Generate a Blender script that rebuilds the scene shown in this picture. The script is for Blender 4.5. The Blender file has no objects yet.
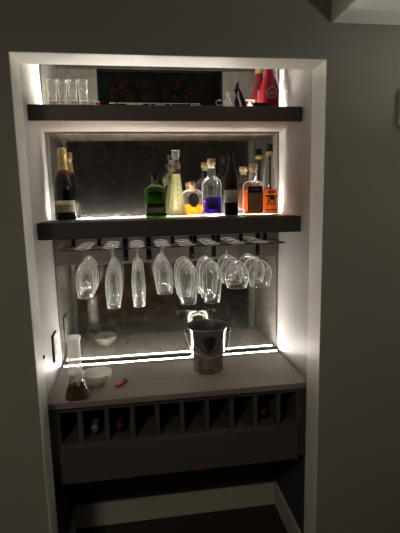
import bpy, bmesh, math, random
from math import pi, sin, cos
from mathutils import Vector, Matrix
random.seed(7)
scene = bpy.context.scene
C = scene.collection

# ------------------------------------------------------------------ dimensions (metres, z = 0 at the counter top)
W = 1.02            # opening width
TOP = 1.208         # opening height above the counter
RV = 0.115          # depth of the white lining of the opening
XL, XR = -0.012, 1.030   # niche side panels
YM = 0.513          # mirror face
YB = 0.520          # niche back wall
FL = -0.856         # floor
CE = 1.62           # ceiling
S1T, S1B = 1.1034, 1.0473
S2T, S2B = 0.6746, 0.6103
YS = 0.229          # front of the shelves
NC = 1.42           # niche ceiling

# ------------------------------------------------------------------ materials
def new_mat(name):
    m = bpy.data.materials.new(name); m.use_nodes = True
    nt = m.node_tree
    return m, nt, nt.nodes['Principled BSDF'], nt.nodes['Material Output']

def noise_ramp(nt, scale, cols, coord_scale=(1, 1, 1), detail=4, rough=.55, dist=0.0):
    tc = nt.nodes.new('ShaderNodeTexCoord'); mp = nt.nodes.new('ShaderNodeMapping')
    mp.inputs['Scale'].default_value = coord_scale
    n = nt.nodes.new('ShaderNodeTexNoise'); n.inputs['Scale'].default_value = scale
    n.inputs['Detail'].default_value = detail; n.inputs['Roughness'].default_value = rough
    n.inputs['Distortion'].default_value = dist
    r = nt.nodes.new('ShaderNodeValToRGB')
    nt.links.new(tc.outputs['Object'], mp.inputs['Vector']); nt.links.new(mp.outputs[0], n.inputs['Vector'])
    nt.links.new(n.outputs['Fac'], r.inputs['Fac'])
    el = r.color_ramp.elements
    el[0].position, el[0].color = cols[0][0], (*cols[0][1], 1)
    el[1].position, el[1].color = cols[-1][0], (*cols[-1][1], 1)
    for p_, c_ in cols[1:-1]:
        e = el.new(p_); e.color = (*c_, 1)
    return r, n

def solid(name, col, rough=.5, metal=0.0, var=.12, scale=30, cs=(1, 1, 1), bump=0.0, spec=.5, coat=0):
    m, nt, b, o = new_mat(name)
    lo = tuple(c * (1 - var) for c in col); hi = tuple(min(1, c * (1 + var)) for c in col)
    r, n = noise_ramp(nt, scale, [(.3, lo), (.7, hi)], cs)
    nt.links.new(r.outputs['Color'], b.inputs['Base Color'])
    b.inputs['Roughness'].default_value = rough; b.inputs['Metallic'].default_value = metal
    b.inputs['Specular IOR Level'].default_value = spec
    b.inputs['Coat Weight'].default_value = coat
    if bump:
        bp = nt.nodes.new('ShaderNodeBump'); bp.inputs['Strength'].default_value = bump
        bp.inputs['Distance'].default_value = .002
        nt.links.new(n.outputs['Fac'], bp.inputs['Height']); nt.links.new(bp.outputs[0], b.inputs['Normal'])
    return m

def wood(name, dark, light, rough=.45, axis='x', spec=.4):
    m, nt, b, o = new_mat(name)
    cs = {'x': (.6, 14, 14), 'z': (14, 14, .6), 'y': (14, .6, 14)}[axis]
    r, n = noise_ramp(nt, 9, [(.25, dark), (.5, tuple((a + c) / 2 for a, c in zip(dark, light))), (.75, light)], cs, 8, .65, .4)
    nt.links.new(r.outputs['Color'], b.inputs['Base Color'])
    b.inputs['Roughness'].default_value = rough; b.inputs['Specular IOR Level'].default_value = spec
    bp = nt.nodes.new('ShaderNodeBump'); bp.inputs['Strength'].default_value = .15; bp.inputs['Distance'].default_value = .001
    nt.links.new(n.outputs['Fac'], bp.inputs['Height']); nt.links.new(bp.outputs[0], b.inputs['Normal'])
    return m

def emit(name, col, strength):
    m, nt, b, o = new_mat(name)
    b.inputs['Base Color'].default_value = (*col, 1)
    b.inputs['Emission Color'].default_value = (*col, 1); b.inputs['Emission Strength'].default_value = strength
    return m

def thin_glass(name, tint=(.96, .97, .97), base=.05, edge=.55, milk=.0, milkcol=(1, 1, 1), rough=.03):
    """thin clear wall: transparent, more reflective and whitened towards its edges as painted highlights"""
    m, nt, b, o = new_mat(name)
    nt.nodes.remove(b)
    tr = nt.nodes.new('ShaderNodeBsdfTransparent'); tr.inputs[0].default_value = (*tint, 1)
    gl = nt.nodes.new('ShaderNodeBsdfGlossy'); gl.inputs['Roughness'].default_value = rough
    gl.inputs['Color'].default_value = (1, 1, 1, 1)
    lw = nt.nodes.new('ShaderNodeLayerWeight'); lw.inputs['Blend'].default_value = .5
    def graze(power, lo, hi):
        pw = nt.nodes.new('ShaderNodeMath'); pw.operation = 'POWER'; pw.inputs[1].default_value = power
        mr = nt.nodes.new('ShaderNodeMapRange'); mr.inputs['To Min'].default_value = lo; mr.inputs['To Max'].default_value = hi
        nt.links.new(lw.outputs['Facing'], pw.inputs[0]); nt.links.new(pw.outputs[0], mr.inputs['Value'])
        return mr
    mx = nt.nodes.new('ShaderNodeMixShader')
    nt.links.new(graze(2.2, base, edge).outputs[0], mx.inputs[0]); nt.links.new(tr.outputs[0], mx.inputs[1]); nt.links.new(gl.outputs[0], mx.inputs[2])
    last = mx
    if milk:  # white mixed in at grazing edges paints the bright outlines
        tl = nt.nodes.new('ShaderNodeBsdfTranslucent'); tl.inputs[0].default_value = (*milkcol, 1)
        df = nt.nodes.new('ShaderNodeBsdfDiffuse'); df.inputs[0].default_value = (*milkcol, 1)
        ad = nt.nodes.new('ShaderNodeMixShader'); ad.inputs[0].default_value = .5
        nt.links.new(tl.outputs[0], ad.inputs[1]); nt.links.new(df.outputs[0], ad.inputs[2])
        m2 = nt.nodes.new('ShaderNodeMixShader')
        nt.links.new(graze(5, milk * .15, min(1, milk * 11)).outputs[0], m2.inputs[0]); nt.links.new(mx.outputs[0], m2.inputs[1]); nt.links.new(ad.outputs[0], m2.inputs[2])
        last = m2
    nt.links.new(last.outputs[0], o.inputs['Surface'])
    return m

def liquid(name, col, glow=.5):
    """coloured drink: part clear colour filter, part light-scattering body"""
    m, nt, b, o = new_mat(name)
    nt.nodes.remove(b)
    tr = nt.nodes.new('ShaderNodeBsdfTransparent'); tr.inputs[0].default_value = (*[c ** .6 for c in col], 1)
    tl = nt.nodes.new('ShaderNodeBsdfTranslucent'); tl.inputs[0].default_value = (*col, 1)
    df = nt.nodes.new('ShaderNodeBsdfDiffuse'); df.inputs[0].default_value = (*[c * .6 for c in col], 1)
    a = nt.nodes.new('ShaderNodeMixShader'); a.inputs[0].default_value = .3
    nt.links.new(tl.outputs[0], a.inputs[1]); nt.links.new(df.outputs[0], a.inputs[2])
    mx = nt.nodes.new('ShaderNodeMixShader'); mx.inputs[0].default_value = glow
    nt.links.new(tr.outputs[0], mx.inputs[1]); nt.links.new(a.outputs[0], mx.inputs[2])
    nt.links.new(mx.outputs[0], o.inputs['Surface'])
    return m

M = {}
M['wall'] = solid('painted_wall', (.23, .222, .195), .75, var=.04, scale=120, bump=.05)
M['bulk'] = solid('white_bulkhead_paint', (.86, .85, .80), .7, var=.03, scale=40)
M['white'] = solid('white_lining_paint', (.78, .76, .69), .5, var=.05, scale=12, cs=(8, 8, .5), bump=.03)
M['panel'] = solid('pale_laminate_panel', (.42, .405, .38), .5, var=.05, scale=10, cs=(6, 6, .5))
M['ceil'] = solid('ceiling_paint', (.74, .73, .68), .8, var=.03, scale=40)
M['shelf'] = wood('dark_shelf_wood', (.040, .032, .026), (.072, .058, .047), .45)
M['underside'] = solid('pale_underside', (.36, .30, .26), .45, var=.08, scale=14, cs=(.5, 8, 8))
M['rearwall'] = solid('rear_wall_darkened', (.035, .032, .03), .8)  # rear wall colour darkened to stand in for the room's gloom
M['mark'] = liquid('white_translucent_plastic', (.95, .93, .9), 1.0)
M['emblem'] = solid('dull_rose_grey_print', (.13, .075, .065), .6)
M['tubeglow'] = thin_glass('glowing_tube_glass', (.97, .96, .94), .08, .5, 1.9)  # white in this glass stands in for refracted strip glow
M['foil_dim'] = solid('dark_wine_foil', (.085, .012, .016), .5, .2, scale=80)
M['counter'] = wood('grey_brown_counter_wood', (.17, .142, .124), (.27, .235, .21), .42)
M['cab'] = wood('cabinet_wood', (.050, .041, .037), (.088, .073, .065), .5)
M['cabv'] = wood('cabinet_wood_upright', (.050, .042, .037), (.088, .073, .064), .5, 'z')
M['board'] = wood('board_wood', (.15, .125, .11), (.21, .178, .158), .5)
M['base'] = solid('baseboard_paint', (.48, .45, .39), .5, var=.05, scale=20)
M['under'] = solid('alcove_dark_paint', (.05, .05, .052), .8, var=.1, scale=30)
M['floor'] = wood('dark_floor_boards', (.018, .014, .011), (.035, .027, .021), .5)
M['strip'] = emit('led_diffuser', (1, .95, .88), 36)
M['strip_top'] = emit('led_diffuser_top', (1, .95, .88), 72)
M['strip2'] = emit('led_diffuser_counter', (1, .95, .89), 50)
M['alu'] = solid('brushed_aluminium', (.6, .6, .58), .35, 1, scale=60)
M['black'] = solid('black_metal', (.012, .012, .013), .35, .6)
M['bronze'] = solid('dark_bronze_wire', (.05, .042, .036), .28, .9)
M['steel'] = solid('polished_steel', (.31, .30, .285), .13, 1, var=.04)
M['steelin'] = solid('satin_steel', (.16, .155, .145), .5, 1, var=.04)
M['clear'] = thin_glass('clear_stemware_glass', (.965, .965, .96), .05, .75, .08)
M['shot'] = thin_glass('clear_shot_glass', (.95, .95, .94), .06, .85, .14)
M['pipe'] = thin_glass('clear_pipe_glass', (.97, .96, .94), .06, .7, .60)  # extra white imitates the strip's backlight
M['btl'] = thin_glass('clear_bottle_glass', (.95, .96, .95), .06, .7, .08)
M['green'] = thin_glass('green_bottle_glass', (.14, .30, .07), .05, .35, .09, (.22, .42, .05))
M['dkgreen'] = thin_glass('dark_green_glass', (.02, .05, .022), .05, .35, .10, (.01, .03, .012))
M['dkbrown'] = solid('near_black_glass', (.010, .008, .008), .28, spec=.2)
M['redglass'] = solid('red_glazed_bottle', (.19, .003, .010), .25, var=.25, scale=12, spec=.35)
M['gold'] = solid('gold_foil', (.62, .45, .20), .4, .55, var=.3, scale=90, bump=.4)
M['redfoil'] = solid('red_foil', (.25, .02, .02), .4, .3, scale=80)
M['bluefoil'] = solid('pale_blue_foil', (.20, .23, .29), .4, .4, scale=80)
M['cream'] = solid('cream_paper', (.62, .60, .42), .7, var=.06, scale=60)
M['paper'] = solid('grey_paper_label', (.34, .32, .29), .7, var=.1, scale=60)
M['yellowpaper'] = solid('pale_yellow_paper', (.62, .62, .36), .6, var=.15, scale=40)
M['ink'] = solid('black_ink', (.012, .011, .010), .6, spec=.12)
M['brownink'] = solid('brown_print', (.22, .09, .03), .6)
M['redink'] = solid('red_print', (.45, .03, .03), .6)
M['cork'] = solid('cork', (.48, .33, .19), .8, var=.2, scale=120, bump=.4)
M['palecap'] = solid('pale_stopper', (.70, .60, .40), .6, scale=60)
M['rosecap'] = solid('rose_copper_cap', (.55, .28, .20), .35, .5)
M['navycap'] = solid('dark_navy_cap', (.008, .009, .018), .22, spec=.4)
M['yellowcap'] = solid('yellow_collar', (.62, .55, .10), .5)
M['l_orange'] = liquid('orange_spirit', (.95, .36, .05), .6)
M['l_amber'] = liquid('amber_whisky', (.75, .22, .03), .55)
M['l_deep'] = liquid('deep_orange_spirit', (.60, .22, .06), .65)
M['l_purple'] = liquid('violet_gin', (.11, .03, .40), .6)
M['l_yellow'] = liquid('pale_yellow_liqueur', (.90, .90, .62), .72)
M['l_green'] = liquid('green_tinted_spirit', (.16, .24, .03), .35)
M['l_brown'] = liquid('brown_water', (.16, .09, .035), .6)
M['ceramic'] = solid('white_ceramic', (.84, .83, .74), .3, var=.04)
M['pink'] = solid('pink_plastic', (.50, .05, .13), .3, var=.05)
M['plastic'] = solid('white_plastic', (.62, .60, .56), .35, var=.03)
M['leather'] = solid('brown_leather', (.26, .13, .06), .45, var=.3, scale=20, bump=.3)
M['cushion'] = solid('tan_cushion_fabric', (.55, .28, .11), .8, var=.2, scale=60)
M['throw'] = solid('grey_throw_fabric', (.30, .26, .21), .9, var=.2, scale=60)
M['art'] = None

def mirror_mat():
    m, nt, b, o = new_mat('antique_mirror')
    tc = nt.nodes.new('ShaderNodeTexCoord')
    def nz(scale, detail, rough, p0, c0, p1, c1):
        n = nt.nodes.new('ShaderNodeTexNoise'); n.inputs['Scale'].default_value = scale
        n.inputs['Detail'].default_value = detail; n.inputs['Roughness'].default_value = rough
        nt.links.new(tc.outputs['Object'], n.inputs['Vector'])
        r = nt.nodes.new('ShaderNodeValToRGB'); nt.links.new(n.outputs['Fac'], r.inputs['Fac'])
        r.color_ramp.elements[0].position = p0; r.color_ramp.elements[0].color = (*c0, 1)
        r.color_ramp.elements[1].position = p1; r.color_ramp.elements[1].color = (*c1, 1)
        return r
    big = nz(9, 8, .75, .3, (.22, .21, .185), .72, (.52, .50, .455))
    fine = nz(150, 6, .8, .34, (.38, .38, .38), .54, (1, 1, 1))
    mul = nt.nodes.new('ShaderNodeMixRGB'); mul.blend_type = 'MULTIPLY'; mul.inputs[0].default_value = .8
    nt.links.new(big.outputs[0], mul.inputs[1]); nt.links.new(fine.outputs[0], mul.inputs[2])
    nt.links.new(mul.outputs[0], b.inputs['Base Color'])
    b.inputs['Metallic'].default_value = 1
    rr = nz(30, 6, .7, .3, (.03, .03, .03), .75, (.13, .13, .13))
    nt.links.new(rr.outputs[0], b.inputs['Roughness'])
    df = nt.nodes.new('ShaderNodeBsdfDiffuse'); df.inputs[0].default_value = (.30, .28, .24, 1)
    fog = nz(38, 8, .8, .45, (.02, .02, .02), .75, (.22, .22, .22))
    mx = nt.nodes.new('ShaderNodeMixShader')
    nt.links.new(fog.outputs[0], mx.inputs[0]); nt.links.new(b.outputs[0], mx.inputs[1]); nt.links.new(df.outputs[0], mx.inputs[2])
    nt.links.new(mx.outputs[0], o.inputs['Surface'])
    return m
M['mirror'] = mirror_mat()

# ------------------------------------------------------------------ mesh helpers
def BM(): return bmesh.new()

def box(bm, x0, x1, y0, y1, z0, z1, bev=0.0, mi=0):
    t = bmesh.new()
    vs = [t.verts.new((x, y, z)) for x in (x0, x1) for y in (y0, y1) for z in (z0, z1)]
    for f in ((0, 1, 3, 2), (4, 6, 7, 5), (0, 4, 5, 1), (2, 3, 7, 6), (0, 2, 6, 4), (1, 5, 7, 3)):
        t.faces.new([vs[i] for i in f])
    bmesh.ops.recalc_face_normals(t, faces=t.faces)
    if bev: bmesh.ops.bevel(t, geom=list(t.edges), offset=bev, segments=2, affect='EDGES', profile=.5)
    merge(bm, t, mi)
    return bm

def merge(bm, t, mi=0, mat=None):
    if mat is not None: bmesh.ops.transform(t, matrix=mat, verts=t.verts)
    mp = {}
    for v in t.verts: mp[v] = bm.verts.new(v.co)
    for f in t.faces:
        try:
            nf = bm.faces.new([mp[v] for v in f.verts]); nf.material_index = mi if mi else f.material_index; nf.smooth = f.smooth
        except ValueError: pass
    t.free()

def lathe(bm, prof, seg=28, c=(0, 0, 0), mi=0, sx=1, sy=1, power=None, closed=False, smooth=True):
    """revolve (r, z) pairs; power gives a squarish (superellipse) plan"""
    rings = []
    for r, z in prof:
        if r < 1e-6: rings.append([bm.verts.new((c[0], c[1], c[2] + z))]); continue
        ring = []
        for i in range(seg):
            a = 2 * pi * i / seg; ca, sa = cos(a), sin(a)
            if power:
                ca = math.copysign(abs(ca) ** (2 / power), ca); sa = math.copysign(abs(sa) ** (2 / power), sa)
            ring.append(bm.verts.new((c[0] + r * sx * ca, c[1] + r * sy * sa, c[2] + z)))
        rings.append(ring)
    for a, b in zip(rings[:-1], rings[1:]):
        for i in range(seg):
            j = (i + 1) % seg
            if len(a) == 1 and len(b) == 1: continue
            if len(a) == 1: f = bm.faces.new((a[0], b[i], b[j]))
            elif len(b) == 1: f = bm.faces.new((a[i], a[j], b[0]))
            else: f = bm.faces.new((a[i], a[j], b[j], b[i]))
            f.smooth = smooth; f.material_index = mi
    return bm

def tube(bm, pts, r, seg=8, mi=0, close=False):
    pts = [Vector(p) for p in pts]; n = len(pts); rings = []
    up = Vector((0, 0, 1))
    for i, p in enumerate(pts):
        d = (pts[min(i + 1, n - 1)] - pts[max(i - 1, 0)]).normalized() if not close else (pts[(i + 1) % n] - pts[i - 1]).normalized()
        a = d.cross(up)
        if a.length < .05: a = d.cross(Vector((0, 1, 0)))
        a.normalize(); b = a.cross(d)
        rr = r[i] if isinstance(r, (list, tuple)) else r
        rings.append([bm.verts.new(p + (a * cos(2 * pi * k / seg) + b * sin(2 * pi * k / seg)) * rr) for k in range(seg)])
    rng = range(n if close else n - 1)
    for i in rng:
        A, B = rings[i], rings[(i + 1) % n]
        for k in range(seg):
            f = bm.faces.new((A[k], A[(k + 1) % seg], B[(k + 1) % seg], B[k])); f.smooth = True; f.material_index = mi
    if not close:
        bm.faces.new(rings[0]).material_index = mi; bm.faces.new(rings[-1][::-1]).material_index = mi
    return bm

def obj(name, bm, mats, parent=None, smooth_angle=None):
    me = bpy.data.meshes.new(name)
    bmesh.ops.recalc_face_normals(bm, faces=bm.faces)
    bm.to_mesh(me); bm.free()
    for m in (mats if isinstance(mats, (list, tuple)) else [mats]): me.materials.append(m)
    o = bpy.data.objects.new(name, me); C.objects.link(o)
    if parent: o.parent = parent
    return o

def thing(name, label, cat, loc=(0, 0, 0), rz=0, group=None):
    o = bpy.data.objects.new(name, None); C.objects.link(o)
    o.location = loc; o.rotation_euler = (0, 0, rz); o.empty_display_size = .05
    o['label'] = label; o['category'] = cat
    if group: o['group'] = group
    return o

def tag(o, label, cat, group=None):
    o['label'] = label; o['category'] = cat
    if group: o['group'] = group
    return o

def struct(name, bm, m):
    o = obj(name, bm, m); o['kind'] = 'structure'; return o

def dup(root, loc, label, group=None):
    r = root.copy(); C.objects.link(r); r.location = loc; r['label'] = label
    if group: r['group'] = group
    for ch in list(root.children):
        c = ch.copy(); C.objects.link(c); c.parent = r
        for g in ch.children:
            d = g.copy(); C.objects.link(d); d.parent = c
    return r

def poly_patch(bm, pts, y, th, mi=0):
    """thin printed shape: polygon of (x, z) extruded towards -y"""
    a = [bm.verts.new((x, y, z)) for x, z in pts]; b = [bm.verts.new((x, y - th, z)) for x, z in pts]
    bm.faces.new(a).material_index = mi; bm.faces.new(b[::-1]).material_index = mi
    for i in range(len(pts)):
        j = (i + 1) % len(pts)
        bm.faces.new((a[i], a[j], b[j], b[i])).material_index = mi

def stroke(bm, pts, y, th, w, mi=0):
    for (x0, z0), (x1, z1) in zip(pts[:-1], pts[1:]):
        d = Vector((x1 - x0, z1 - z0)); L = d.length
        if L < 1e-6: continue
        d /= L; n = Vector((-d.y, d.x)) * w / 2; e = d * w / 3
        poly_patch(bm, [(x0 - e.x + n.x, z0 - e.y + n.y), (x1 + e.x + n.x, z1 + e.y + n.y),
                        (x1 + e.x - n.x, z1 + e.y - n.y), (x0 - e.x - n.x, z0 - e.y - n.y)], y, th, mi)

# ------------------------------------------------------------------ room shell
LX, RX, RY = -1.5, 2.6, -3.9
b = BM()
box(b, LX, -.0026, 0, .10, FL, CE); box(b, W + .0026, RX, 0, .10, FL, CE); box(b, -.0026, W + .0026, 0, .10, TOP + .0026, CE)
struct('wall_front', b, M['wall'])
struct('wall_left', box(BM(), LX - .1, LX, RY, .1, FL, CE), M['wall'])
struct('wall_right', box(BM(), RX, RX + .1, RY, .1, FL, CE), M['wall'])
struct('wall_rear', box(BM(), LX - .1, RX + .1, RY - .1, RY, FL, CE), M['rearwall'])
struct('floor', box(BM(), LX - .1, RX + .1, RY - .1, .62, FL - .05, FL), M['floor'])
struct('ceiling', box(BM(), LX - .1, RX + .1, RY - .1, .62, CE, CE + .05), M['ceil'])
struct('ceiling_bulkhead', box(BM(), 1.034, RX, -1.25, -.0005, 1.325, CE - .0005, .002), M['bulk'])
struct('trim_1', box(BM(), -.0025, 0, -.0012, RV, FL, TOP + .0025, .0008), M['white'])
struct('trim_2', box(BM(), W, W + .0025, -.0012, RV, FL, TOP + .0025, .0008), M['white'])
struct('trim_3', box(BM(), .0003, W - .0003, -.0012, RV, TOP, TOP + .0025, .0008), M['white'])
# niche shell: pale panels above the counter, dark paint below it
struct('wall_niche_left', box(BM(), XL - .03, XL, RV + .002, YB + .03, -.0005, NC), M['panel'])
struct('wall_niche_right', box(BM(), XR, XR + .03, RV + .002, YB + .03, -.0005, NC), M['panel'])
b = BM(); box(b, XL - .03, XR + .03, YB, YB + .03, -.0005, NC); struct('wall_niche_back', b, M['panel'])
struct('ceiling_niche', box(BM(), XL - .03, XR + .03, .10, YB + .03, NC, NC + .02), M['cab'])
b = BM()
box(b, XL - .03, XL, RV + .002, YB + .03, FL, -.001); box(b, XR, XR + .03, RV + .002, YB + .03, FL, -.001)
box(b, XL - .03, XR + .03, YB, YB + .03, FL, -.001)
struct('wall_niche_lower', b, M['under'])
def skirting(name, x0, x1, y0, y1):
    b = BM(); box(b, x0, x1, y0, y1, FL, FL + .125, .003); struct(name, b, M['base'])
skirting('baseboard_back', XL + .013, XR - .013, YB - .012, YB)
skirting('baseboard_left', XL, XL + .012, RV + .004, YB)
skirting('baseboard_right', XR - .012, XR, RV + .004, YB)

# ------------------------------------------------------------------ mirrors
def mirror(x0, x1, z0, z1, label):
    t = thing('mirror', label, 'mirror', ((x0 + x1) / 2, YM, z0))
    w = (x1 - x0) / 2; h = z1 - z0
    b = BM(); box(b, -w, w, 0, .006, 0, h, .0012); obj('mirror_glass', b, M['mirror'], t)
mirror(XL + .004, XR - .008, S1T + .001, NC - .002, 'antiqued mirror panel behind the top shelf, framed by the opening')
mirror(XL + .018, XR - .006, S2T + .001, S1B - .004, 'speckled antique mirror panel behind the liquor bottles')
mirror(XL + .004, XR - .008, .001, .468, 'antiqued mirror panel above the counter behind the ice bucket')

# ------------------------------------------------------------------ shelves and counter
def shelf(zt, zb, label):
    t = thing('floating_shelf', label, 'shelf', (W / 2, YS, zb))
    h = zt - zb; x0 = XL + .001 - W / 2; x1 = XR - .001 - W / 2
    yb = YM - YS
    b = BM(); box(b, x0, x1, 0, yb - .021, 0, h, .0015); box(b, x0, x1, yb - .0209, yb - .001, 0, h - .014)
    obj('shelf_board', b, M['shelf'], t)
    b = BM(); box(b, x0 + .002, x1 - .002, .004, yb - .022, -.0012, -.0001); obj('underside_panel', b, M['underside'], t)  # thin sheet under the board, paler than its wood
shelf(S1T, S1B, 'thick dark wooden shelf at the top holding shot glasses and dark picture')
shelf(S2T, S2B, 'thick dark wooden shelf holding the row of liquor bottles')
def led(z, label, mat, inset, yo=.0195, wdt=.016, lip=.0085):
    t = thing('led_strip', label, 'led strip', (W / 2, YM - yo, z))
    x0 = XL + inset - W / 2; x1 = XR - inset - W / 2
    b = BM(); box(b, x0, x1, 0, wdt, 0, .003); box(b, x0, x1, 0, .0014, .0031, lip); box(b, x0, x1, wdt - .0014, wdt, .0031, lip); box(b, x0, x0 + .0015, .0015, wdt, .0031, .0086); box(b, x1 - .0015, x1, .0015, wdt, .0031, .0086); obj('channel', b, M['alu'], t)
    b = BM(); box(b, x0 + .002, x1 - .002, .002, wdt - .002, .003, .0085, .001); obj('diffuser', b, mat, t)
led(S1T - .0098, 'glowing light strip sunk along the back of the top shelf', M['strip_top'], .03, lip=.0066)
led(S2T - .0118, 'glowing light strip behind the bottles on the middle shelf', M['strip'], .03, lip=.0066)

t = thing('countertop', 'grey-brown wooden countertop under the ice bucket and white bowl', 'countertop', (W / 2, RV, -.024))
b = BM(); box(b, XL + .001 - W / 2, XR - .001 - W / 2, .003, YB - RV - .001, 0, .024, .0015)
obj('worktop', b, M['counter'], t)
led(0.0002, 'glowing light strip on the counter along the foot of the mirror', M['strip2'], .016, .0450, .0120, .0086)

# ------------------------------------------------------------------ wall-hung cabinet with bottle cubbies and drawer
t = thing('wine_cabinet', 'dark wood cabinet with open wine cubbies above a long drawer', 'cabinet', (0, 0, 0))
cy0, cy1 = RV + .018, YB - .004
ct, cm, cb = -.0245, -.182, -.338
b = BM(); box(b, .001 + XL, .036, cy0, cy1, cb + .004, ct, .001); obj('side_panel', b, M['cabv'], t)
b = BM(); box(b, .982, XR - .001, cy0, cy1, cb + .004, ct, .001); obj('side_panel', b, M['cabv'], t)
b = BM(); box(b, .0362, .9818, cy0, cy0 + .02, -.046, ct - .0005, .001); obj('top_rail', b, M['cab'], t)
b = BM(); box(b, .0362, .9818, cy0, cy1 - .01, cm - .014, cm, .001); obj('cubby_floor', b, M['cab'], t)
b = BM(); box(b, .0362, .9818, cy1 - .009, cy1, cb + .004, ct - .0005); obj('back_panel', b, M['cab'], t)
divs = [.111, .212, .311, .409, .508, .609, .711, .811, .908]
for x in divs:
    b = BM(); box(b, x - .0085, x + .0085, cy0 + .0005, cy1 - .0095, cm + .0002, -.0465, .0008); obj('divider', b, M['cabv'], t)
dr = BM(); box(dr, .030, .990, cy0 - .016, cy0 - .0005, cb, cm - .006, .0015)
d = obj('drawer', dr, M['cab'], t)
b = BM(); box(b, .045, .975, cy0 + .0005, cy1 - .02, cb + .012, cb + .02)
box(b, .045, .057, cy0 + .0005, cy1 - .02, cb + .02, cm - .03); box(b, .963, .975, cy0 + .0005, cy1 - .02, cb + .02, cm - .03)
obj('drawer_box', b, M['cab'], d)

# ------------------------------------------------------------------ glass rack
wood_board = BM(); box(wood_board, .002, 1.012, YM - .016, YB - .001, .4695, S2B - .0016, .001)
tag(obj('mounting_board', wood_board, M['board']), 'brown wooden board on the wall under the middle shelf, behind the hanging glasses', 'board')
rack = thing('glass_rack', 'dark wire stemware rack of hairpin rails under the middle shelf', 'rack', (0, 0, 0))
ZR = .562
loops = [(.054, .140), (.158, .247), (.265, .349), (.367, .453), (.471, .550), (.568, .649), (.667, .754), (.772, .852), (.870, .975)]
for i, (xa, xb) in enumerate(loops):
    R = .014; pts = []
    xa += .0035; xb -= .0035
    yf, yk = .250, YM - .020
    pts.append((xa, yk, ZR)); pts.append((xa, yf + R * 2, ZR))
    for k in range(7):
        a = pi / 2 * k / 6; pts.append((xa + R - R * cos(a), yf + R - R * sin(a), ZR + .003 * sin(a)))
    for k in range(7):
        a = pi / 2 * (1 - k / 6); pts.append((xb - R + R * cos(a), yf + R - R * sin(a), ZR + .003 * sin(a)))
    pts.append((xb, yf + R * 2, ZR)); pts.append((xb, yk, ZR))
    rail = obj('rail', tube(BM(), pts, .0034, 8), M['bronze'], rack)
    xc = (xa + xb) / 2
    if i in (2, 3, 5, 6, 8):
     b = BM(); box(b, xc - .011, xc + .011, YM - .0215, YM - .0165, .482, .598, .001)
     br = obj('bracket', b, M['black'], rack)
     b = BM(); lathe(b, [(0, -.002), (.004, -.002), (.004, 0), (0, .0015)], 12)
     bmesh.ops.rotate(b, verts=b.verts, matrix=Matrix.Rotation(pi / 2, 3, 'X')); bmesh.ops.translate(b, verts=b.verts, vec=(xc, YM - .0222, .494))
     obj('screw', b, M['steel'], br)
    # hangers that tie each hairpin rail to the underside of the shelf
    b = BM(); box(b, xa - .003, xb + .003, .375, .387, ZR + .003, ZR + .0055); box(b, xc - .008, xc + .008, .375, .387, ZR + .0055, S2B - .0016)
    obj('hanger', b, M['black'], rack)

# stemware, modelled hanging: origin at the underside of the foot (which rests on the wires), body goes down
def stemware(name, label, cat, loc, foot_r, stem, prof, group):
    t = thing(name, label, cat, loc, 0, group)
    b = BM(); lathe(b, [(0, .006), (foot_r * .6, .0052), (foot_r, .0022), (foot_r, .0008), (foot_r * .5, 0), (.006, -.0035), (.0036, -.008)], 24); obj('foot', b, M['clear'], t)
    b = BM(); lathe(b, [(.0036, -.008), (.0030, -stem * .5), (.0038, -stem + .004), (.007, -stem)], 12); obj('stem', b, M['clear'], t)
    pr = [(0, -stem + .001)] + [(r, -stem - z) for r, z in prof]
    inner = [(max(r - .0012, 0), z - (.0018 if i == 0 else 0)) for i, (r, z) in enumerate(pr)][::-1]
    b = BM(); lathe(b, pr + inner, 28); obj('bowl', b, M['clear'], t)
    rr = prof[-1][0]; zz = -stem - prof[-1][1]
    b = BM(); tube(b, [((rr - .0006) * cos(2 * pi * k / 32), (rr - .0006) * sin(2 * pi * k / 32), zz) for k in range(32)], .0009, 6, close=True); obj('rim_highlight', b, M['pipe'], t)  # whitened ring added as the highlight along the lip
    return t
P_short = [(.012, .004), (.023, .018), (.032, .040), (.0352, .064), (.034, .098), (.030, .136)]
P_flute = [(.010, .003), (.018, .014), (.025, .034), (.029, .064), (.030, .10), (.0285, .14), (.026, .176)]
P_tube = [(.010, .003), (.018, .012), (.024, .030), (.027, .060), (.0275, .10), (.0255, .14), (.023, .172)]
P_tulip = [(.013, .003), (.026, .014), (.036, .034), (.0405, .058), (.0400, .09), (.0365, .13), (.032, .170)]
P_round = [(.016, .003), (.032, .016), (.044, .036), (.049, .058), (.047, .082), (.041, .110)]
ZF = ZR + .0068
cols = [  # x of stem, kind, name, foot, stem, profile, ys, words
 (.149, 'short', 'wine_glass', .031, .055, P_short, (.243, .315, .387, .459), 'tulip glass hanging in the leftmost rack slot'),
 (.256, 'flute', 'champagne_flute', .031, .065, P_flute, (.250, .322, .394, .460), 'long flute hanging in second rack slot from left'),
 (.358, 'tube', 'champagne_flute', .030, .068, P_tube, (.250, .322, .394, .460), 'slim straight flute hanging in third rack slot from left'),
 (.462, 'short', 'wine_glass', .031, .055, P_short, (.243, .315, .387, .459), 'short tulip glass hanging right of the slim flutes'),
 (.559, 'tulip', 'wine_glass', .033, .070, P_tulip, (.250, .338, .426), 'tapered wine glass in fourth rack slot from right'),
 (.658, 'tulip', 'wine_glass', .033, .070, P_tulip, (.250, .338, .426), 'tapered wine glass in third rack slot from right'),
 (.7625, 'round', 'wine_glass', .033, .072, P_round, (.246, .347, .446), 'round wine glass in second rack slot from right'),
 (.861, 'round', 'wine_glass', .033, .072, P_round, (.246, .347, .446), 'round wine glass in the rightmost rack slot'),
]
protos = {}
ORD = {4: ['frontmost of four', 'second of four from the front', 'third of four from the front', 'rearmost of four'],
       3: ['frontmost of three', 'middle of three', 'rearmost of three']}
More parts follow.
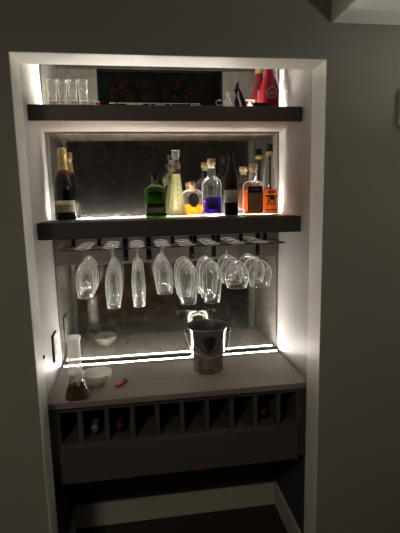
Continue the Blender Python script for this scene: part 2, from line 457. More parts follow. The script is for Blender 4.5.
for i, (x, kind, nm, fr, st, pr, ys_, words) in enumerate(cols):
    for k, y in enumerate(ys_):
        lab = words + ', ' + ORD[len(ys_)][k]; grp = 'glasses hanging from the wire rack'
        if kind not in protos: protos[kind] = stemware(nm, lab, 'glass', (x, y, ZF), fr, st, pr, grp)
        else: dup(protos[kind], (x, y, ZF), lab, grp)

# ------------------------------------------------------------------ shot glasses on the top shelf
first = None
for i, (x, w) in enumerate(zip((.0745, .1115, .1485, .1855), ('leftmost', 'second from the left', 'third from the left', 'rightmost'))):
    lab = 'tall clear shot glass on the top shelf, %s of the four' % w
    if first is None:
        first = thing('shot_glass', lab, 'glass', (x, .262, S1T + .0003), 0, 'shot glasses on the top shelf')
        b = BM(); lathe(b, [(0, .0), (.0150, 0), (.0158, .003), (.0160, .018), (.0172, .080), (.0178, .093), (.0166, .093), (.0158, .080), (.0148, .022), (0, .0205)], 28)
        obj('tumbler', b, M['shot'], first)
        b = BM(); lathe(b, [(0, .002), (.0143, .002), (.0148, .006), (.0146, .0195), (0, .0200)], 24)
        obj('thick_base', b, M['pipe'], first)
    else: dup(first, (x, .262, S1T + .0003), lab)

# ------------------------------------------------------------------ framed dark graffiti-style picture on the top shelf
pic = thing('framed_picture', 'dark framed picture with rust lettering shapes mounted on the mirror above the top shelf', 'picture', (.492, YM - .015, 1.150))
w2, h2 = .271, .153
b = BM()
for a in ((-w2, w2, 0, .008), (-w2, w2, h2 - .008, h2), (-w2, -w2 + .008, .008, h2 - .008), (w2 - .008, w2, .008, h2 - .008)):
    box(b, a[0], a[1], 0, .014, a[2], a[3], .001)
obj('frame', b, M['black'], pic)
m, nt, bs, o_ = new_mat('dark_green_painted_canvas')
r, n = noise_ramp(nt, 22, [(.42, (.002, .003, .002)), (.6, (.006, .012, .006)), (.72, (.014, .022, .009))], detail=6, rough=.7)
nt.links.new(r.outputs['Color'], bs.inputs['Base Color']); bs.inputs['Roughness'].default_value = .7; bs.inputs['Specular IOR Level'].default_value = .15
b = BM(); box(b, -w2 + .008, w2 - .008, .006, .010, .008, h2 - .008); obj('canvas', b, m, pic)
m2 = solid('rust_red_paint', (.034, .013, .008), .8, var=.6, scale=70, spec=.1)
b = BM(); yy = .0058
def Q(px, py): return ((px - 160) * .00425, .012 + (103 - py) * .00425)
for poly in ([(108, 101), (107, 90), (113, 84), (116, 92), (115, 102)], [(117, 88), (121, 77), (126, 80), (125, 90), (120, 93)], [(123, 102), (124, 93), (131, 90), (133, 99), (129, 103)],
             [(134, 84), (143, 80), (152, 83), (151, 88), (141, 86), (136, 90)], [(139, 101), (140, 92), (150, 90), (155, 98), (148, 103)], [(160, 92), (163, 86), (168, 89), (167, 97), (162, 98)],
             [(169, 96), (175, 92), (177, 99), (172, 103)], [(173, 88), (176, 79), (180, 82), (178, 90)], [(184, 97), (183, 89), (189, 84), (195, 89), (196, 98), (190, 102)], [(196, 86), (203, 79), (207, 84), (200, 91)]):
    poly_patch(b, [Q(*q) for q in poly], yy, .0006)
for path in ([(112, 84), (120, 75), (137, 83)], [(134, 83), (137, 77), (158, 84), (156, 94)], [(159, 84), (168, 94), (181, 96)], [(181, 84), (196, 79), (212, 93)], [(120, 95), (134, 92)]):
    stroke(b, [Q(*q) for q in path], yy, .0006, .0035)
obj('painted_shapes', b, m2, pic)

# low dark case with white strips as painted strip-light glints in front of it
case = thing('flat_case', 'low black case with white strips painted as strip-light glints lying before the dark picture', 'case', (.482, .300, S1T + .0004))
b = BM(); box(b, -.250, .250, .0, .085, 0, .0150, .002); obj('case_body', b, M['ink'], case)
b = BM(); z0 = .0172
for x0, x1, za, zb in ((-.175, .105, .0192, .0206), (-.140, -.075, .0166, .0176), (-.125, -.119, .0176, .0192), (-.09, -.084, .0176, .0192),
                       (-.052, -.046, .0166, .0192), (-.020, -.014, .0166, .0192), (-.028, .012, .0160, .0170), (.030, .036, .0166, .0192),
                       (.112, .150, .0192, .0206), (.112, .116, .0166, .0192), (.146, .150, .0166, .0192), (.112, .150, .0160, .0168), (-.205, -.180, .0185, .0206)):
    box(b, x0, x1, .001, .002, .0152 + (za - .016) * 1.5, .0152 + (zb - .016) * 1.5 + .0005)
obj('glint_strips', b, M['mark'], case)
b = BM(); ring = [(.228 + .014 * cos(a), .010 + .010 * sin(a)) for a in [pi * (.35 + 1.3 * k / 10) for k in range(11)]]
stroke(b, [(x_, z_ + .0155) for x_, z_ in ring], .002, .0008, .004); obj('glint_curve', b, M['mark'], case)

pk = thing('small_packet', 'little white packet with red print beside the dark picture, top shelf', 'packet', (.2275, .300, S1T + .0004), .25)
b = BM(); box(b, -.017, .014, -.008, .008, 0, .026, .003); obj('packet_body', b, M['mark'], pk)
b = BM(); box(b, -.004, .0135, -.0088, -.0079, .013, .0215); box(b, -.016, -.008, -.0088, -.0079, .016, .0195); obj('red_print', b, M['redink'], pk)

# ------------------------------------------------------------------ right end of the top shelf
t = thing('glass_ornament', 'small clear pear-shaped glass ornament on the top shelf', 'ornament', (.752, .335, S1T + .0003))
b = BM(); lathe(b, [(0, 0), (.014, .001), (.017, .012), (.015, .030), (.008, .045), (.005, .058), (.006, .070), (0, .073)], 24); obj('body', b, M['clear'], t)
b = BM(); lathe(b, [(0, .003), (.009, .004), (.011, .012), (.009, .024), (0, .028)], 16); obj('core', b, M['pipe'], t)
t = thing('horn_ornament', 'glossy black ornament of two leaning pointed horns on the top shelf', 'ornament', (.803, .335, S1T + .0003))
b = BM(); box(b, -.026, .030, -.014, .014, 0, .008, .002); obj('foot', b, M['navycap'], t)
b = BM(); tube(b, [(-.013, 0, .006), (-.016, 0, .040), (-.017, 0, .080), (-.010, 0, .105), (-.003, 0, .118)], [.013, .012, .010, .006, .0012], 14); obj('horn', b, M['dkbrown'], t)
b = BM(); tube(b, [(.020, .004, .006), (.014, .004, .035), (.004, .004, .065), (-.004, .004, .092)], [.013, .011, .008, .0015], 14); obj('horn', b, M['dkbrown'], t)

t = thing('red_bottle', 'glossy red bottle with round pale emblem at the right end of top shelf', 'bottle', (.957, .435, S1T + .0003))
b = BM(); lathe(b, [(0, 0), (.040, .001), (.043, .006), (.043, .105), (.038, .130), (.024, .160), (.018, .185), (.0165, .225), (.019, .228), (.019, .24), (0, .24)], 32); obj('bottle_body', b, M['redglass'], t)
b = BM(); lathe(b, [(.0195, .215), (.0205, .217), (.0205, .262), (.019, .265), (0, .265)], 24); obj('cap', b, M['gold'], t)
def wrap_disc(bm, R, zc, rad, r_in=0, seg=24, a0=-pi / 2, off=.0006, mi=0, sz=1):
    """disc or ring printed round a cylinder of radius R facing angle a0"""
    rings = []
    for rr in ([r_in, rad] if r_in else [0, rad * .5, rad]):
        rings.append([(rr * cos(2 * pi * k / seg), rr * sin(2 * pi * k / seg) * sz) for k in range(seg)])
    vr = [[bm.verts.new(((R + off) * cos(a0 + u / R), (R + off) * sin(a0 + u / R), zc + v)) for u, v in ring] for ring in rings]
    for A, B_ in zip(vr[:-1], vr[1:]):
        for k in range(seg):
            j = (k + 1) % seg
            f = bm.faces.new((A[k], A[j], B_[j], B_[k])); f.material_index = mi
    bmesh.ops.remove_doubles(bm, verts=bm.verts, dist=1e-6)
b = BM(); wrap_disc(b, .043, .088, .025, .0185, off=.001); obj('emblem_ring', b, M['emblem'], t)
b = BM(); wrap_disc(b, .043, .088, .0135, 0, off=.0008, sz=.5); obj('emblem', b, M['emblem'], t)

t = thing('black_stand', 'small black box holding an upright white card, beside the red bottle', 'stand', (.874, .300, S1T + .0003))
b = BM(); box(b, -.024, .030, -.012, .014, 0, .026, .002); obj('box', b, M['ink'], t)
b = BM(); box(b, -.0035, -.0005, -.004, .010, .026, .075, .0004); obj('card', b, M['plastic'], t)
t = thing('red_white_packet', 'red and white printed packet leaning in front of the red bottle reflection', 'packet', (.851, .372, S1T + .0003), 0)
b = BM(); box(b, -.026, .026, 0, .016, 0, .056, .003); obj('packet_body', b, M['mark'], t)
b = BM(); poly_patch(b, [(-.024, .044), (.0, .050), (-.010, .030), (-.024, .024)], -.0001, .0008); poly_patch(b, [(.004, .050), (.024, .040), (.022, .022), (.010, .034)], -.0001, .0008)
poly_patch(b, [(-.020, .018), (.0, .028), (.018, .014), (.0, .008)], -.0001, .0008); obj('red_print', b, M['redink'], t)

# ------------------------------------------------------------------ bottles on the middle shelf
ZS = S2T + .0003
def arc_band(bm, R, z0, z1, a0, a1, off=.0007, th=.0004, seg=20, mi=0, sx=1, sy=1, R1=None):
    R1 = R1 or R
    g = []
    for k in range(seg + 1):
        a = a0 + (a1 - a0) * k / seg
        g.append([bm.verts.new(((r + o) * cos(a) * sx, (r + o) * sin(a) * sy, z)) for r, z, o in ((R, z0, off), (R1, z1, off), (R1, z1, off + th), (R, z0, off + th))])
    for A, B_ in zip(g[:-1], g[1:]):
        for q in range(4):
            f = bm.faces.new((A[q], A[(q + 1) % 4], B_[(q + 1) % 4], B_[q])); f.smooth = q in (0, 2); f.material_index = mi
    bm.faces.new(g[0]).material_index = mi; bm.faces.new(g[-1][::-1]).material_index = mi
F0, F1 = -pi / 2 - 1.2, -pi / 2 + 1.2

# champagne
t = thing('champagne_bottle', 'dark green champagne bottle with gold foil neck and cream label', 'bottle', (.068, .428, ZS))
b = BM(); lathe(b, [(0, .004), (.030, 0), (.040, .002), (.043, .008), (.0435, .120), (.040, .150), (.030, .180), (.020, .205), (.0165, .222)], 32); obj('bottle_glass', b, M['dkgreen'], t)
b = BM(); lathe(b, [(.0205, .205), (.0185, .222), (.0165, .235), (.0155, .262), (.0175, .264), (.0185, .272), (.0185, .288), (.015, .296), (0, .298)], 24); obj('gold_foil', b, M['gold'], t)
b = BM(); lathe(b, [(.0245, .194), (.0205, .206), (.0215, .2065), (.0256, .1945)], 28)
neck = obj('neck_ribbon', b, M['redfoil'], t); neck.scale = (1, 1, 1)
b = BM(); arc_band(b, .0435, .034, .082, F0, F1); lab_ = obj('label', b, M['cream'], t)
b = BM()
for a, z, w_ in ((-.45, .062, .07), (-.30, .062, .07), (-.15, .062, .07), (0, .062, .07), (.2, .062, .07), (.35, .062, .07), (.5, .062, .07)):
    arc_band(b, .0435, z - .003, z + .003, -pi / 2 + a, -pi / 2 + a + w_, .0013, .0002, 3)
arc_band(b, .0435, .049, .0505, -pi / 2 - .35, -pi / 2 + .35, .0013, .0002, 8); obj('label_print', b, M['ink'], lab_)

# flat flask helper profile uses superellipse plan
def flask(prof, sx, sy, power=3.2, seg=40, **k):
    b = BM(); lathe(b, prof, seg, sx=sx, sy=sy, power=power, **k); return b

t = thing('green_flask_bottle', 'flat green glass flask bottle with black cap and dark label', 'bottle', (.447, .425, ZS))
b = BM()
def shoulder_body(b, hw, hd, z0, z1, zn, nr, ztop, power=4, seg=40, base=.003, arch=1.0, ns=7):
    """rounded-rectangle body whose shoulders arch into a round neck"""
    rows = [(hw - base, hd - base, z0, power), (hw, hd, z0 + base * 1.5, power), (hw, hd, z1, power)]
    for i in range(1, ns + 1):
        a = i / ns * pi / 2
        rows.append((nr + (hw - nr) * cos(a) ** arch, nr + (hd - nr) * cos(a) ** arch, z1 + (zn - z1) * sin(a), power + (2 - power) * i / ns))
    rows.append((nr, nr, ztop, 2))
    rings = []
    for hx, hy, z, pw in rows:
        ring = []
        for k in range(seg):
            a = 2 * pi * k / seg; ca, sa = cos(a), sin(a)
            ring.append(b.verts.new((hx * math.copysign(abs(ca) ** (2 / pw), ca), hy * math.copysign(abs(sa) ** (2 / pw), sa), z)))
        rings.append(ring)
    for A, B_ in zip(rings[:-1], rings[1:]):
        for k in range(seg):
            j = (k + 1) % seg; f = b.faces.new((A[k], A[j], B_[j], B_[k])); f.smooth = True
    b.faces.new(rings[0])
    return b
shoulder_body(b, .045, .026, 0, .105, .140, .0135, .166, 3.6); obj('bottle_glass', b, M['green'], t)
b = BM(); lathe(b, [(.0142, .160), (.0155, .161), (.0155, .188), (.014, .190), (0, .190)], 20); obj('cap', b, M['ink'], t)
b = BM(); box(b, -.0375, .0375, -.0275, -.0265, .014, .062, .0003); l_ = obj('label', b, M['ink'], t)
b = BM(); box(b, -.034, .034, -.0282, -.0276, .022, .044); obj('label_panel', b, solid('olive_grey_print', (.13, .13, .09), .6), l_)
b = BM(); shoulder_body(b, .042, .023, .004, .088, .096, .03, .097, 3.6); b.faces.ensure_lookup_table(); obj('drink', b, M['l_green'], t)

t = thing('tapered_bottle', 'tall tapered clear bottle of pale yellow liqueur with hanging paper tag', 'bottle', (.537, .402, ZS))
b = BM(); lathe(b, [(0, 0), (.038, .001), (.0415, .006), (.040, .020), (.031, .080), (.023, .140), (.018, .185), (.0165, .215), (.0150, .245), (.0150, .252)], 6, smooth=False); obj('bottle_glass', b, M['btl'], t)
b = BM(); lathe(b, [(0, .006), (.036, .006), (.0375, .015), (.0285, .080), (.0205, .140), (.0165, .182), (0, .184)], 6, smooth=False); obj('drink', b, M['l_yellow'], t)
b = BM(); lathe(b, [(.0165, .205), (.0185, .206), (.0175, .226), (.016, .228)], 16); obj('neck_band', b, M['rosecap'], t)
b = BM(); lathe(b, [(0, .246), (.011, .246), (.012, .252), (.016, .258), (.015, .272), (.017, .282), (0, .283)], 10); obj('stopper', b, M['pipe'], t)
b = BM(); lathe(b, [(0, 0), (.007, 0), (.008, .012), (0, .016)], 8, c=(-.021, -.004, .225)); tube(b, [(-.012, -.004, .215), (-.021, -.004, .224)], .002, 6); obj('pourer', b, M['pipe'], t)
b = BM(); poly_patch(b, [(-.020, .205), (-.044, .175), (-.036, .130), (-.018, .165)], -.024, .0008); tg = obj('paper_tag', b, M['yellowpaper'], t)
b = BM(); poly_patch(b, [(-.026, .180), (-.037, .172), (-.034, .150), (-.025, .166)], -.0252, .0004); obj('tag_print', b, solid('olive_print', (.30, .30, .14), .6), tg)
b = BM()
for z in (.045, .067, .089, .111, .133, .155): stroke(b, [(-.001, z), (.007, z + .003), (.004, z + .010), (-.002, z + .009)], -.030 + (z - .045) * .105 - .0065 , .0006, .0022)
obj('letter_marks', b, solid('olive_letters', (.22, .24, .10), .6), t)

t = thing('orange_flask_bottle', 'squat clear flask with cork stopper, dark oval label and little orange spirit', 'bottle', (.611, .452, ZS))
b = BM(); shoulder_body(b, .046, .027, 0, .088, .118, .014, .134, 3.6); obj('bottle_glass', b, M['btl'], t)
b = BM(); lathe(b, [(0, .112), (.011, .112), (.0115, .133), (.0155, .134), (.0155, .152), (0, .153)], 18); obj('cork', b, M['cork'], t)
b = BM(); shoulder_body(b, .043, .024, .007, .048, .050, .035, .0505, 3.6); obj('drink', b, M['l_orange'], t)
b = BM(); pts = [(.0235 * cos(2 * pi * k / 24) + .003, .072 + .031 * sin(2 * pi * k / 24)) for k in range(24)]
poly_patch(b, pts, -.0275, .0006); l_ = obj('label', b, solid('charcoal_oval_print', (.10, .09, .085), .6, var=.5, scale=120), t)
b = BM(); stroke(b, [(-.008, .055), (-.002, .08), (.006, .09), (.012, .075), (.008, .058)], -.0282, .0003, .003); obj('label_drawing', b, M['paper'], l_)

t = thing('gin_bottle', 'clear round-shouldered bottle half full of violet gin', 'bottle', (.694, .425, ZS))
b = BM(); lathe(b, [(0, 0), (.040, 0), (.0425, .003), (.0425, .138), (.040, .150), (.032, .162), (.020, .170), (.0165, .176), (.0160, .210), (.0165, .222), (.0150, .223)], 32); obj('bottle_glass', b, M['btl'], t)
b = BM(); lathe(b, [(0, .0155), (.038, .016), (.0398, .019), (.0398, .083), (0, .0835)], 32); obj('drink', b, M['l_purple'], t)
b = BM(); lathe(b, [(0, .002), (.039, .002), (.0398, .004), (.0398, .0135), (0, .0145)], 32); obj('thick_base', b, M['pipe'], t)
b = BM(); lathe(b, [(0, .208), (.0125, .208), (.013, .223), (.0185, .2235), (.0185, .233), (0, .234)], 20); obj('stopper', b, M['palecap'], t)
b = BM(); lathe(b, [(0, .2342), (.0175, .2342), (.0170, .2475), (0, .249)], 20); obj('stopper_top', b, M['rosecap'], t)
b = BM(); arc_band(b, .0425, .030, .078, -pi / 2 - .55, -pi / 2 + .55); obj('label', b, solid('dark_violet_print', (.02, .008, .06), .5), t)

t = thing('dark_bottle', 'near-black slender wine-shaped bottle with grey label', 'bottle', (.781, .425, ZS))
b = BM(); lathe(b, [(0, 0), (.029, .001), (.0325, .005), (.0325, .155), (.030, .175), (.022, .192), (.0150, .205), (.0140, .250), (.0140, .262)], 28); obj('bottle_glass', b, M['dkbrown'], t)
b = BM(); lathe(b, [(.0148, .235), (.0158, .236), (.0155, .262), (.0172, .263), (.0172, .277), (0, .279)], 20); obj('cap', b, M['ink'], t)
b = BM(); arc_band(b, .0325, .058, .112, F0 - .2, F1 + .2); l_ = obj('label', b, M['paper'], t)
b = BM(); arc_band(b, .0325, .094, .097, -pi / 2 - .1, -pi / 2 + .4, .0013, .0002, 5); arc_band(b, .0325, .084, .086, -pi / 2 - .4, -pi / 2 + .5, .0013, .0002, 8); obj('label_print', b, M['redink'], l_)
b = BM()
for a in (-.45, -.15, .15, .45): arc_band(b, .0325, .135, .155, -pi / 2 + a - .05, -pi / 2 + a + .05, .0007, .0003, 3)
obj('glass_relief', b, M['ink'], t)

t = thing('whisky_bottle', 'square-shouldered amber whisky bottle with black and tan label, pale stopper', 'bottle', (.882, .425, ZS))
b = BM(); shoulder_body(b, .0435, .030, 0, .125, .150, .0155, .200, 4.5); obj('bottle_glass', b, M['btl'], t)
b = BM(); shoulder_body(b, .0405, .027, .005, .108, .112, .03, .1125, 4.5); obj('drink', b, M['l_amber'], t)
b = BM(); lathe(b, [(0, .186), (.0125, .186), (.013, .200), (.019, .201), (.019, .221), (.017, .224), (0, .224)], 20); obj('stopper', b, M['palecap'], t)
b = BM(); box(b, -.033, .033, -.0315, -.0308, .012, .128, .0002); l_ = obj('label', b, solid('dull_brown_label', (.24, .165, .11), .6), t)
b = BM(); box(b, -.031, .031, -.0322, -.0316, .098, .124)
box(b, -.033, -.0312, -.0322, -.0316, .012, .098); box(b, .0312, .033, -.0322, -.0316, .012, .098); obj('label_heading', b, M['ink'], l_)
b = BM(); stroke(b, [(-.018, .112), (.018, .112)], -.0324, .0002, .003); obj('heading_print', b, M['paper'], l_)
b = BM(); stroke(b, [(-.018, .050), (-.010, .062), (-.002, .050), (.006, .064), (.014, .052), (.020, .060)], -.0317, .0003, .004)
stroke(b, [(-.020, .044), (.020, .046)], -.0317, .0003, .003); obj('label_emblem', b, M['redink'], l_)

t = thing('conical_bottle', 'tall cone-necked bottle of orange spirit with dark eagle print, navy cap', 'bottle', (.958, .425, ZS))
b = BM(); lathe(b, [(0, 0), (.034, .001), (.0365, .005), (.0365, .105), (.034, .125), (.026, .180), (.018, .235), (.0145, .262), (.0140, .272)], 28); obj('bottle_glass', b, M['btl'], t)
b = BM(); lathe(b, [(0, .006), (.033, .006), (.0338, .010), (.0338, .104), (.033, .112), (0, .1125)], 28); obj('drink', b, M['l_deep'], t)
b = BM(); lathe(b, [(.0150, .258), (.0170, .259), (.0168, .275), (.0150, .276)], 18); obj('neck_band', b, M['yellowcap'], t)
b = BM(); lathe(b, [(0, .2745), (.0145, .2745), (.0155, .278), (.0150, .308), (0, .310)], 18); obj('cap', b, M['navycap'], t)
b = BM(); tube(b, [(0.002, 0, .113), (0.002, 0, .262)], .0045, 10); obj('pour_tube', b, M['navycap'], t)
b = BM(); arc_band(b, .0365, .078, .086, -pi / 2 - .8, -pi / 2 + .8, .0007, .0003, 12)
arc_band(b, .0365, .020, .024, -pi / 2 - .8, -pi / 2 + .8, .0007, .0003, 12); arc_band(b, .0365, .096, .103, -pi / 2 - .5, -pi / 2 + .5, .0007, .0003, 12)
wrap_disc(b, .0365, .074, .010, 0, off=.0012)
for s in (-1, 1):
    for k, (u0, u1, za, zb) in enumerate(((.10, .62, .068, .074), (.22, .55, .060, .066), (.35, .50, .050, .060), (.42, .62, .044, .052), (.12, .24, .040, .058))):
        arc_band(b, .0365, za, zb, -pi / 2 + s * u0, -pi / 2 + s * u1, .0007, .0003, 5)
obj('eagle_print', b, M['ink'], t)

# ------------------------------------------------------------------ things on the counter
ZC = .0004
t = thing('ice_bucket', 'polished steel ice bucket with side knobs and drop handle on the counter', 'ice bucket', (.650, .342, ZC))
t.scale = (1.11, 1.11, 1.07)
b = BM(); lathe(b, [(0, .004), (.050, .002), (.056, 0), (.061, .003), (.062, .010), (.060, .016), (.0595, .020), (.063, .060), (.073, .150), (.078, .176), (.083, .184), (.085, .188), (.0825, .190), (.0785, .1865)], 48); obj('bucket_body', b, M['steel'], t)
b = BM(); lathe(b, [(.0784, .1864), (.0745, .176), (.0705, .150), (.0610, .060), (.0565, .022), (0, .020)], 48); obj('inner_lining', b, M['steelin'], t)
for s in (-1, 1):
    b = BM(); lathe(b, [(0, 0), (.0045, 0), (.0045, .006), (.0085, .009), (.0095, .015), (.007, .020), (0, .021)], 16)
    bmesh.ops.rotate(b, verts=b.verts, matrix=Matrix.Rotation(s * pi / 2, 3, 'Y')); bmesh.ops.translate(b, verts=b.verts, vec=(s * .0745, 0, .165)); obj('knob', b, M['steel'], t)
b = BM(); pts = []
for k in range(33):
    a = pi * k / 32
    x = -cos(a) * .0875; s_ = sin(a)
    R = .068 + (.165 - .082 * s_) * .045 + .010
    x = x * (1 - .06 * s_)
    y = -math.sqrt(max(R * R - x * x * .80, 0)) * min(1, s_ * 1.6)
    pts.append((x, y - .003 * s_, .165 - .088 * s_ ** .8))
tube(b, pts, .0026, 8); obj('drop_handle', b, M['steel'], t)

t = thing('white_bowl', 'small white ceramic bowl on the counter left of the ice bucket', 'bowl', (.172, .268, ZC))
b = BM(); lathe(b, [(0, .003), (.022, .003), (.024, 0), (.027, 0), (.028, .005), (.042, .014), (.053, .030), (.060, .050), (.061, .052), (.0595, .053), (.051, .032), (.040, .018), (.022, .010), (0, .009)], 40); obj('bowl_body', b, M['ceramic'], t)
b = BM(); rnd = random.Random(3)
for k in range(9):
    a = rnd.uniform(0, 6.28); r_ = rnd.uniform(0, .015); bmesh.ops.create_icosphere(b, subdivisions=1, radius=rnd.uniform(.003, .006), matrix=Matrix.Translation((.012 + r_ * cos(a), -.012 + r_ * sin(a) * .7, .014 + rnd.uniform(0, .005))))
o_ = obj('ash', b, solid('grey_ash', (.16, .15, .13), .9, var=.4, scale=200)); o_.parent = t

t = thing('lighter', 'pink plastic lighter lying on the counter beside the white bowl', 'lighter', (.268, .243, ZC), math.radians(62))
b = BM(); box(b, -.030, .022, -.011, .011, 0, .012, .004); obj('lighter_body', b, M['pink'], t)
b = BM(); box(b, .0222, .034, -.010, .010, .0012, .0115, .002); obj('metal_head', b, M['steelin'], t)
b = BM(); box(b, .026, .033, -.0045, .0045, .0117, .0145, .001); obj('button', b, M['pink'], t)

t = thing('water_pipe', 'clear glass beaker water pipe with brown water at the left of the counter', 'water pipe', (.103, .160, ZC))
b = BM(); lathe(b, [(0, .001), (.044, 0), (.0475, .004), (.047, .014), (.038, .040), (.028, .068), (.0235, .085), (.0225, .100)], 36); obj('beaker_base', b, M['clear'], t)
b = BM(); lathe(b, [(0, .004), (.043, .004), (.0445, .012), (.036, .038), (.032, .048), (0, .0485)], 36); obj('brown_water', b, M['l_brown'], t)
b = BM(); lathe(b, [(.0225, .0995), (.0275, .100), (.0285, .105), (.0265, .110), (.0245, .113), (.0240, .200), (.0235, .229), (.0275, .235), (.0285, .240), (.0275, .245), (.0245, .244), (.0215, .229), (.0218, .113), (.0215, .101)], 36); obj('neck_tube', b, M['tubeglow'], t)
b = BM(); tube(b, [(.004, -.004, .195), (.003, -.003, .14), (.002, -.003, .09), (.010, -.008, .03)], .0055, 12); obj('down_stem', b, M['pipe'], t)
b = BM(); lathe(b, [(.0225, .150), (.0250, .151), (.0254, .160), (.0250, .172), (.0225, .173)], 28); obj('ice_ring', b, M['pipe'], t)

# outlet on the left panel
def outlet(y0, y1, z0, z1, label):
    t = thing('wall_outlet', label, 'outlet', (XL, (y0 + y1) / 2, z0))
    w = (y1 - y0) / 2; h = z1 - z0
    b = BM(); box(b, .0003, .006, -w, w, 0, h, .001); obj('shadow_plate', b, M['ink'], t)  # black plate stands in for the outlet's dark edge and shadow
    b = BM(); box(b, .0062, .010, -w + .006, w, .000, h - .004, .001); p_ = obj('cover_plate', b, M['plastic'], t)
    for zc in (h * .3, h * .7):
        b = BM()
        for yy_ in (-.009, .006): box(b, .0101, .0106, yy_, yy_ + .002, zc - .005, zc + .005)
        box(b, .0101, .0106, -.002, .002, zc - .013, zc - .009); obj('socket', b, M['ink'], p_)
outlet(.325, .410, .085, .200, 'white power outlet plate with black edge and shadow on the left panel')
t = thing('door_catch', 'tiny black catch on the pale left panel near the opening', 'catch', (0, .108, .185))
b = BM(); box(b, .0002, .004, -.006, .004, 0, .012, .001); box(b, .0041, .007, -.002, .001, .004, .014, .0006); obj('catch', b, M['black'], t)
t = thing('wall_box', 'pale wall-mounted control box at the right edge of view', 'thermostat', (1.340, 0, .990))
b = BM(); box(b, -.050, .050, -.022, -.0005, 0, .12, .004); obj('housing', b, M['plastic'], t)
b = BM(); box(b, -.030, .030, -.0228, -.0221, .06, .10, .0003); obj('display', b, M['ink'], t)

# ------------------------------------------------------------------ wine bottles lying in the cubbies (necks forward)
first = None
def lying(x, lab, foil, glass='dkgreen'):
    t = thing('wine_bottle', lab, 'bottle', (x, .165, cm + .0385), 0, 'wine bottles lying in the cubbies')
    def rot(b):
        bmesh.ops.rotate(b, verts=b.verts, matrix=Matrix.Rotation(-pi / 2, 3, 'X')); return b
    b = BM(); lathe(b, [(.0135, .030), (.0145, .085), (.022, .105), (.034, .125), (.0375, .145), (.0375, .300), (.034, .303), (0, .298)], 24); obj('bottle_glass', rot(b), M[glass], t)
    b = BM(); lathe(b, [(0, .0), (.0135, .001), (.0150, .003), (.0150, .014), (.0140, .016), (.0148, .060)], 20); obj('foil_cap', rot(b), M[foil], t)
lying(.160, 'wine bottle lying in second cubby from left with pale blue foil neck', 'bluefoil')
lying(.259, 'wine bottle lying in third cubby from left with dull red foil neck', 'foil_dim')
lying(.858, 'wine bottle lying in a right-hand cubby with dark red foil neck', 'foil_dim')

# ------------------------------------------------------------------ the dark room behind, seen in the mirror
sx, sy_, sz = .28, -2.75, FL
s = thing('sofa', 'brown leather sofa across the room, reflected dimly in the counter mirror', 'sofa', (.35, -3.15, FL))
b = BM(); box(b, -.95, .95, -.42, .40, .08, .30, .03); obj('sofa_base', b, M['leather'], s)
for x in (-.60, 0, .60):
    b = BM(); box(b, x - .295, x + .295, -.22, .42, .305, .46, .05); obj('seat_cushion', b, M['leather'], s)
    b = BM(); box(b, x - .29, x + .29, -.40, -.20, .465, .86, .06); obj('back_cushion', b, M['leather'], s)
for x in (-1.04, 1.04):
    b = BM(); box(b, x - .09, x + .09, -.42, .40, .06, .62, .05); obj('armrest', b, M['leather'], s)
for x in (-.9, .9):
    for y in (-.36, .34):
        b = BM(); box(b, x - .025, x + .025, y - .025, y + .025, 0, .08, .004); obj('leg', b, M['black'], s)
p_ = BM(); box(p_, -.20, .20, -.06, .06, 0, .36, .05)
o_ = tag(obj('throw_pillow', p_, M['cushion']), 'tan throw pillow at the left end of the brown sofa', 'pillow'); o_.location = (-.28, -3.2, FL + .475); o_.rotation_euler = (.25, 0, .2)
p_ = BM(); box(p_, -.26, .26, -.06, .06, 0, .40, .05)
o_ = tag(obj('throw_pillow', p_, M['throw']), 'grey throw pillow leaning on the right side of the brown sofa', 'pillow'); o_.location = (.78, -3.2, FL + .475); o_.rotation_euler = (.25, 0, -.2)

# dim ceiling lamp that lights the room
lamp = thing('ceiling_lamp', 'dim round ceiling lamp in the dark room behind the viewer', 'lamp', (-.42, -1.85, CE - .06))
b = BM(); lathe(b, [(.17, .0595), (.18, .03), (.175, .012), (.16, .012), (.16, .0595)], 36); obj('lamp_rim', b, M['plastic'], lamp)
b = BM(); lathe(b, [(.158, .03), (.14, .006), (.08, -.004), (0, -.006)], 36); obj('lamp_diffuser', b, emit('lamp_glow', (1, .88, .70), 14), lamp)

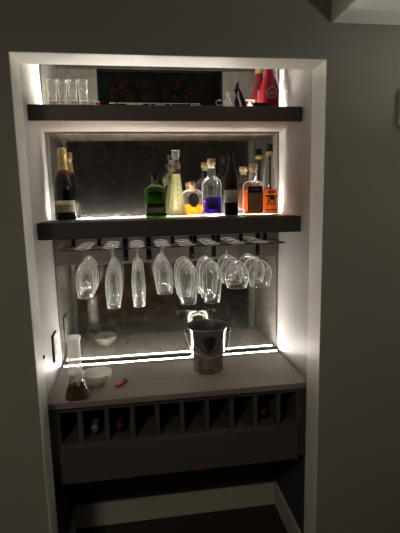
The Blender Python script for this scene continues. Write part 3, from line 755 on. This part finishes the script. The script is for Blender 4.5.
up = thing('added_uplighter', 'added unseen black uplighter brightening the bulkhead, behind and right of the viewer', 'lamp', (1.82, -.78, FL))  # invented lamp, added to light the bulkhead underside and upper wall
b = BM(); lathe(b, [(0, 0), (.14, 0), (.14, .012), (.02, .025), (0, .025)], 32); obj('base', b, M['black'], up)
b = BM(); tube(b, [(0, 0, .02), (0, 0, 1.50)], .011, 12); obj('pole', b, M['black'], up)
b = BM(); lathe(b, [(0, 1.49), (.05, 1.50), (.13, 1.56), (.165, 1.62), (.162, 1.62), (.127, 1.565), (.05, 1.508), (0, 1.506)], 36); obj('bowl_shade', b, M['black'], up)
b = BM(); lathe(b, [(0, 1.56), (.118, 1.56), (.118, 1.568), (0, 1.569)], 32); obj('bulb_disc', b, emit('added_fill_glow', (1, .95, .86), 13), up)

# ------------------------------------------------------------------ world, camera
wd = bpy.data.worlds.new('world'); scene.world = wd; wd.use_nodes = True
wd.node_tree.nodes['Background'].inputs[0].default_value = (.5, .5, .5, 1)
wd.node_tree.nodes['Background'].inputs[1].default_value = 0.0

yaw, pit, roll, f_px = 0.14251, -0.15995, -0.02182, 430.568
cd = bpy.data.cameras.new('camera'); co = bpy.data.objects.new('camera', cd); C.objects.link(co)
cd.sensor_fit = 'VERTICAL'; cd.sensor_height = 24; cd.lens = f_px / 533 * 24; cd.clip_start = .02
fwd = Vector((sin(yaw) * cos(pit), cos(yaw) * cos(pit), sin(pit))); right = Vector((cos(yaw), -sin(yaw), 0)); up = right.cross(fwd)
r2 = right * cos(roll) + up * sin(roll); u2 = up * cos(roll) - right * sin(roll)
co.matrix_world = Matrix(((r2.x, u2.x, -fwd.x, .36287), (r2.y, u2.y, -fwd.y, -1.46996), (r2.z, u2.z, -fwd.z, .75944), (0, 0, 0, 1)))
scene.camera = co
scene.view_settings.view_transform = 'Standard'; scene.view_settings.look = 'None'
scene.view_settings.gamma = 1; scene.view_settings.use_curve_mapping = False
scene.view_settings.exposure = 2.15
scene.cycles.transparent_max_bounces = 64
scene.cycles.max_bounces = 14; scene.cycles.glossy_bounces = 8; scene.cycles.diffuse_bounces = 6; scene.cycles.transmission_bounces = 8
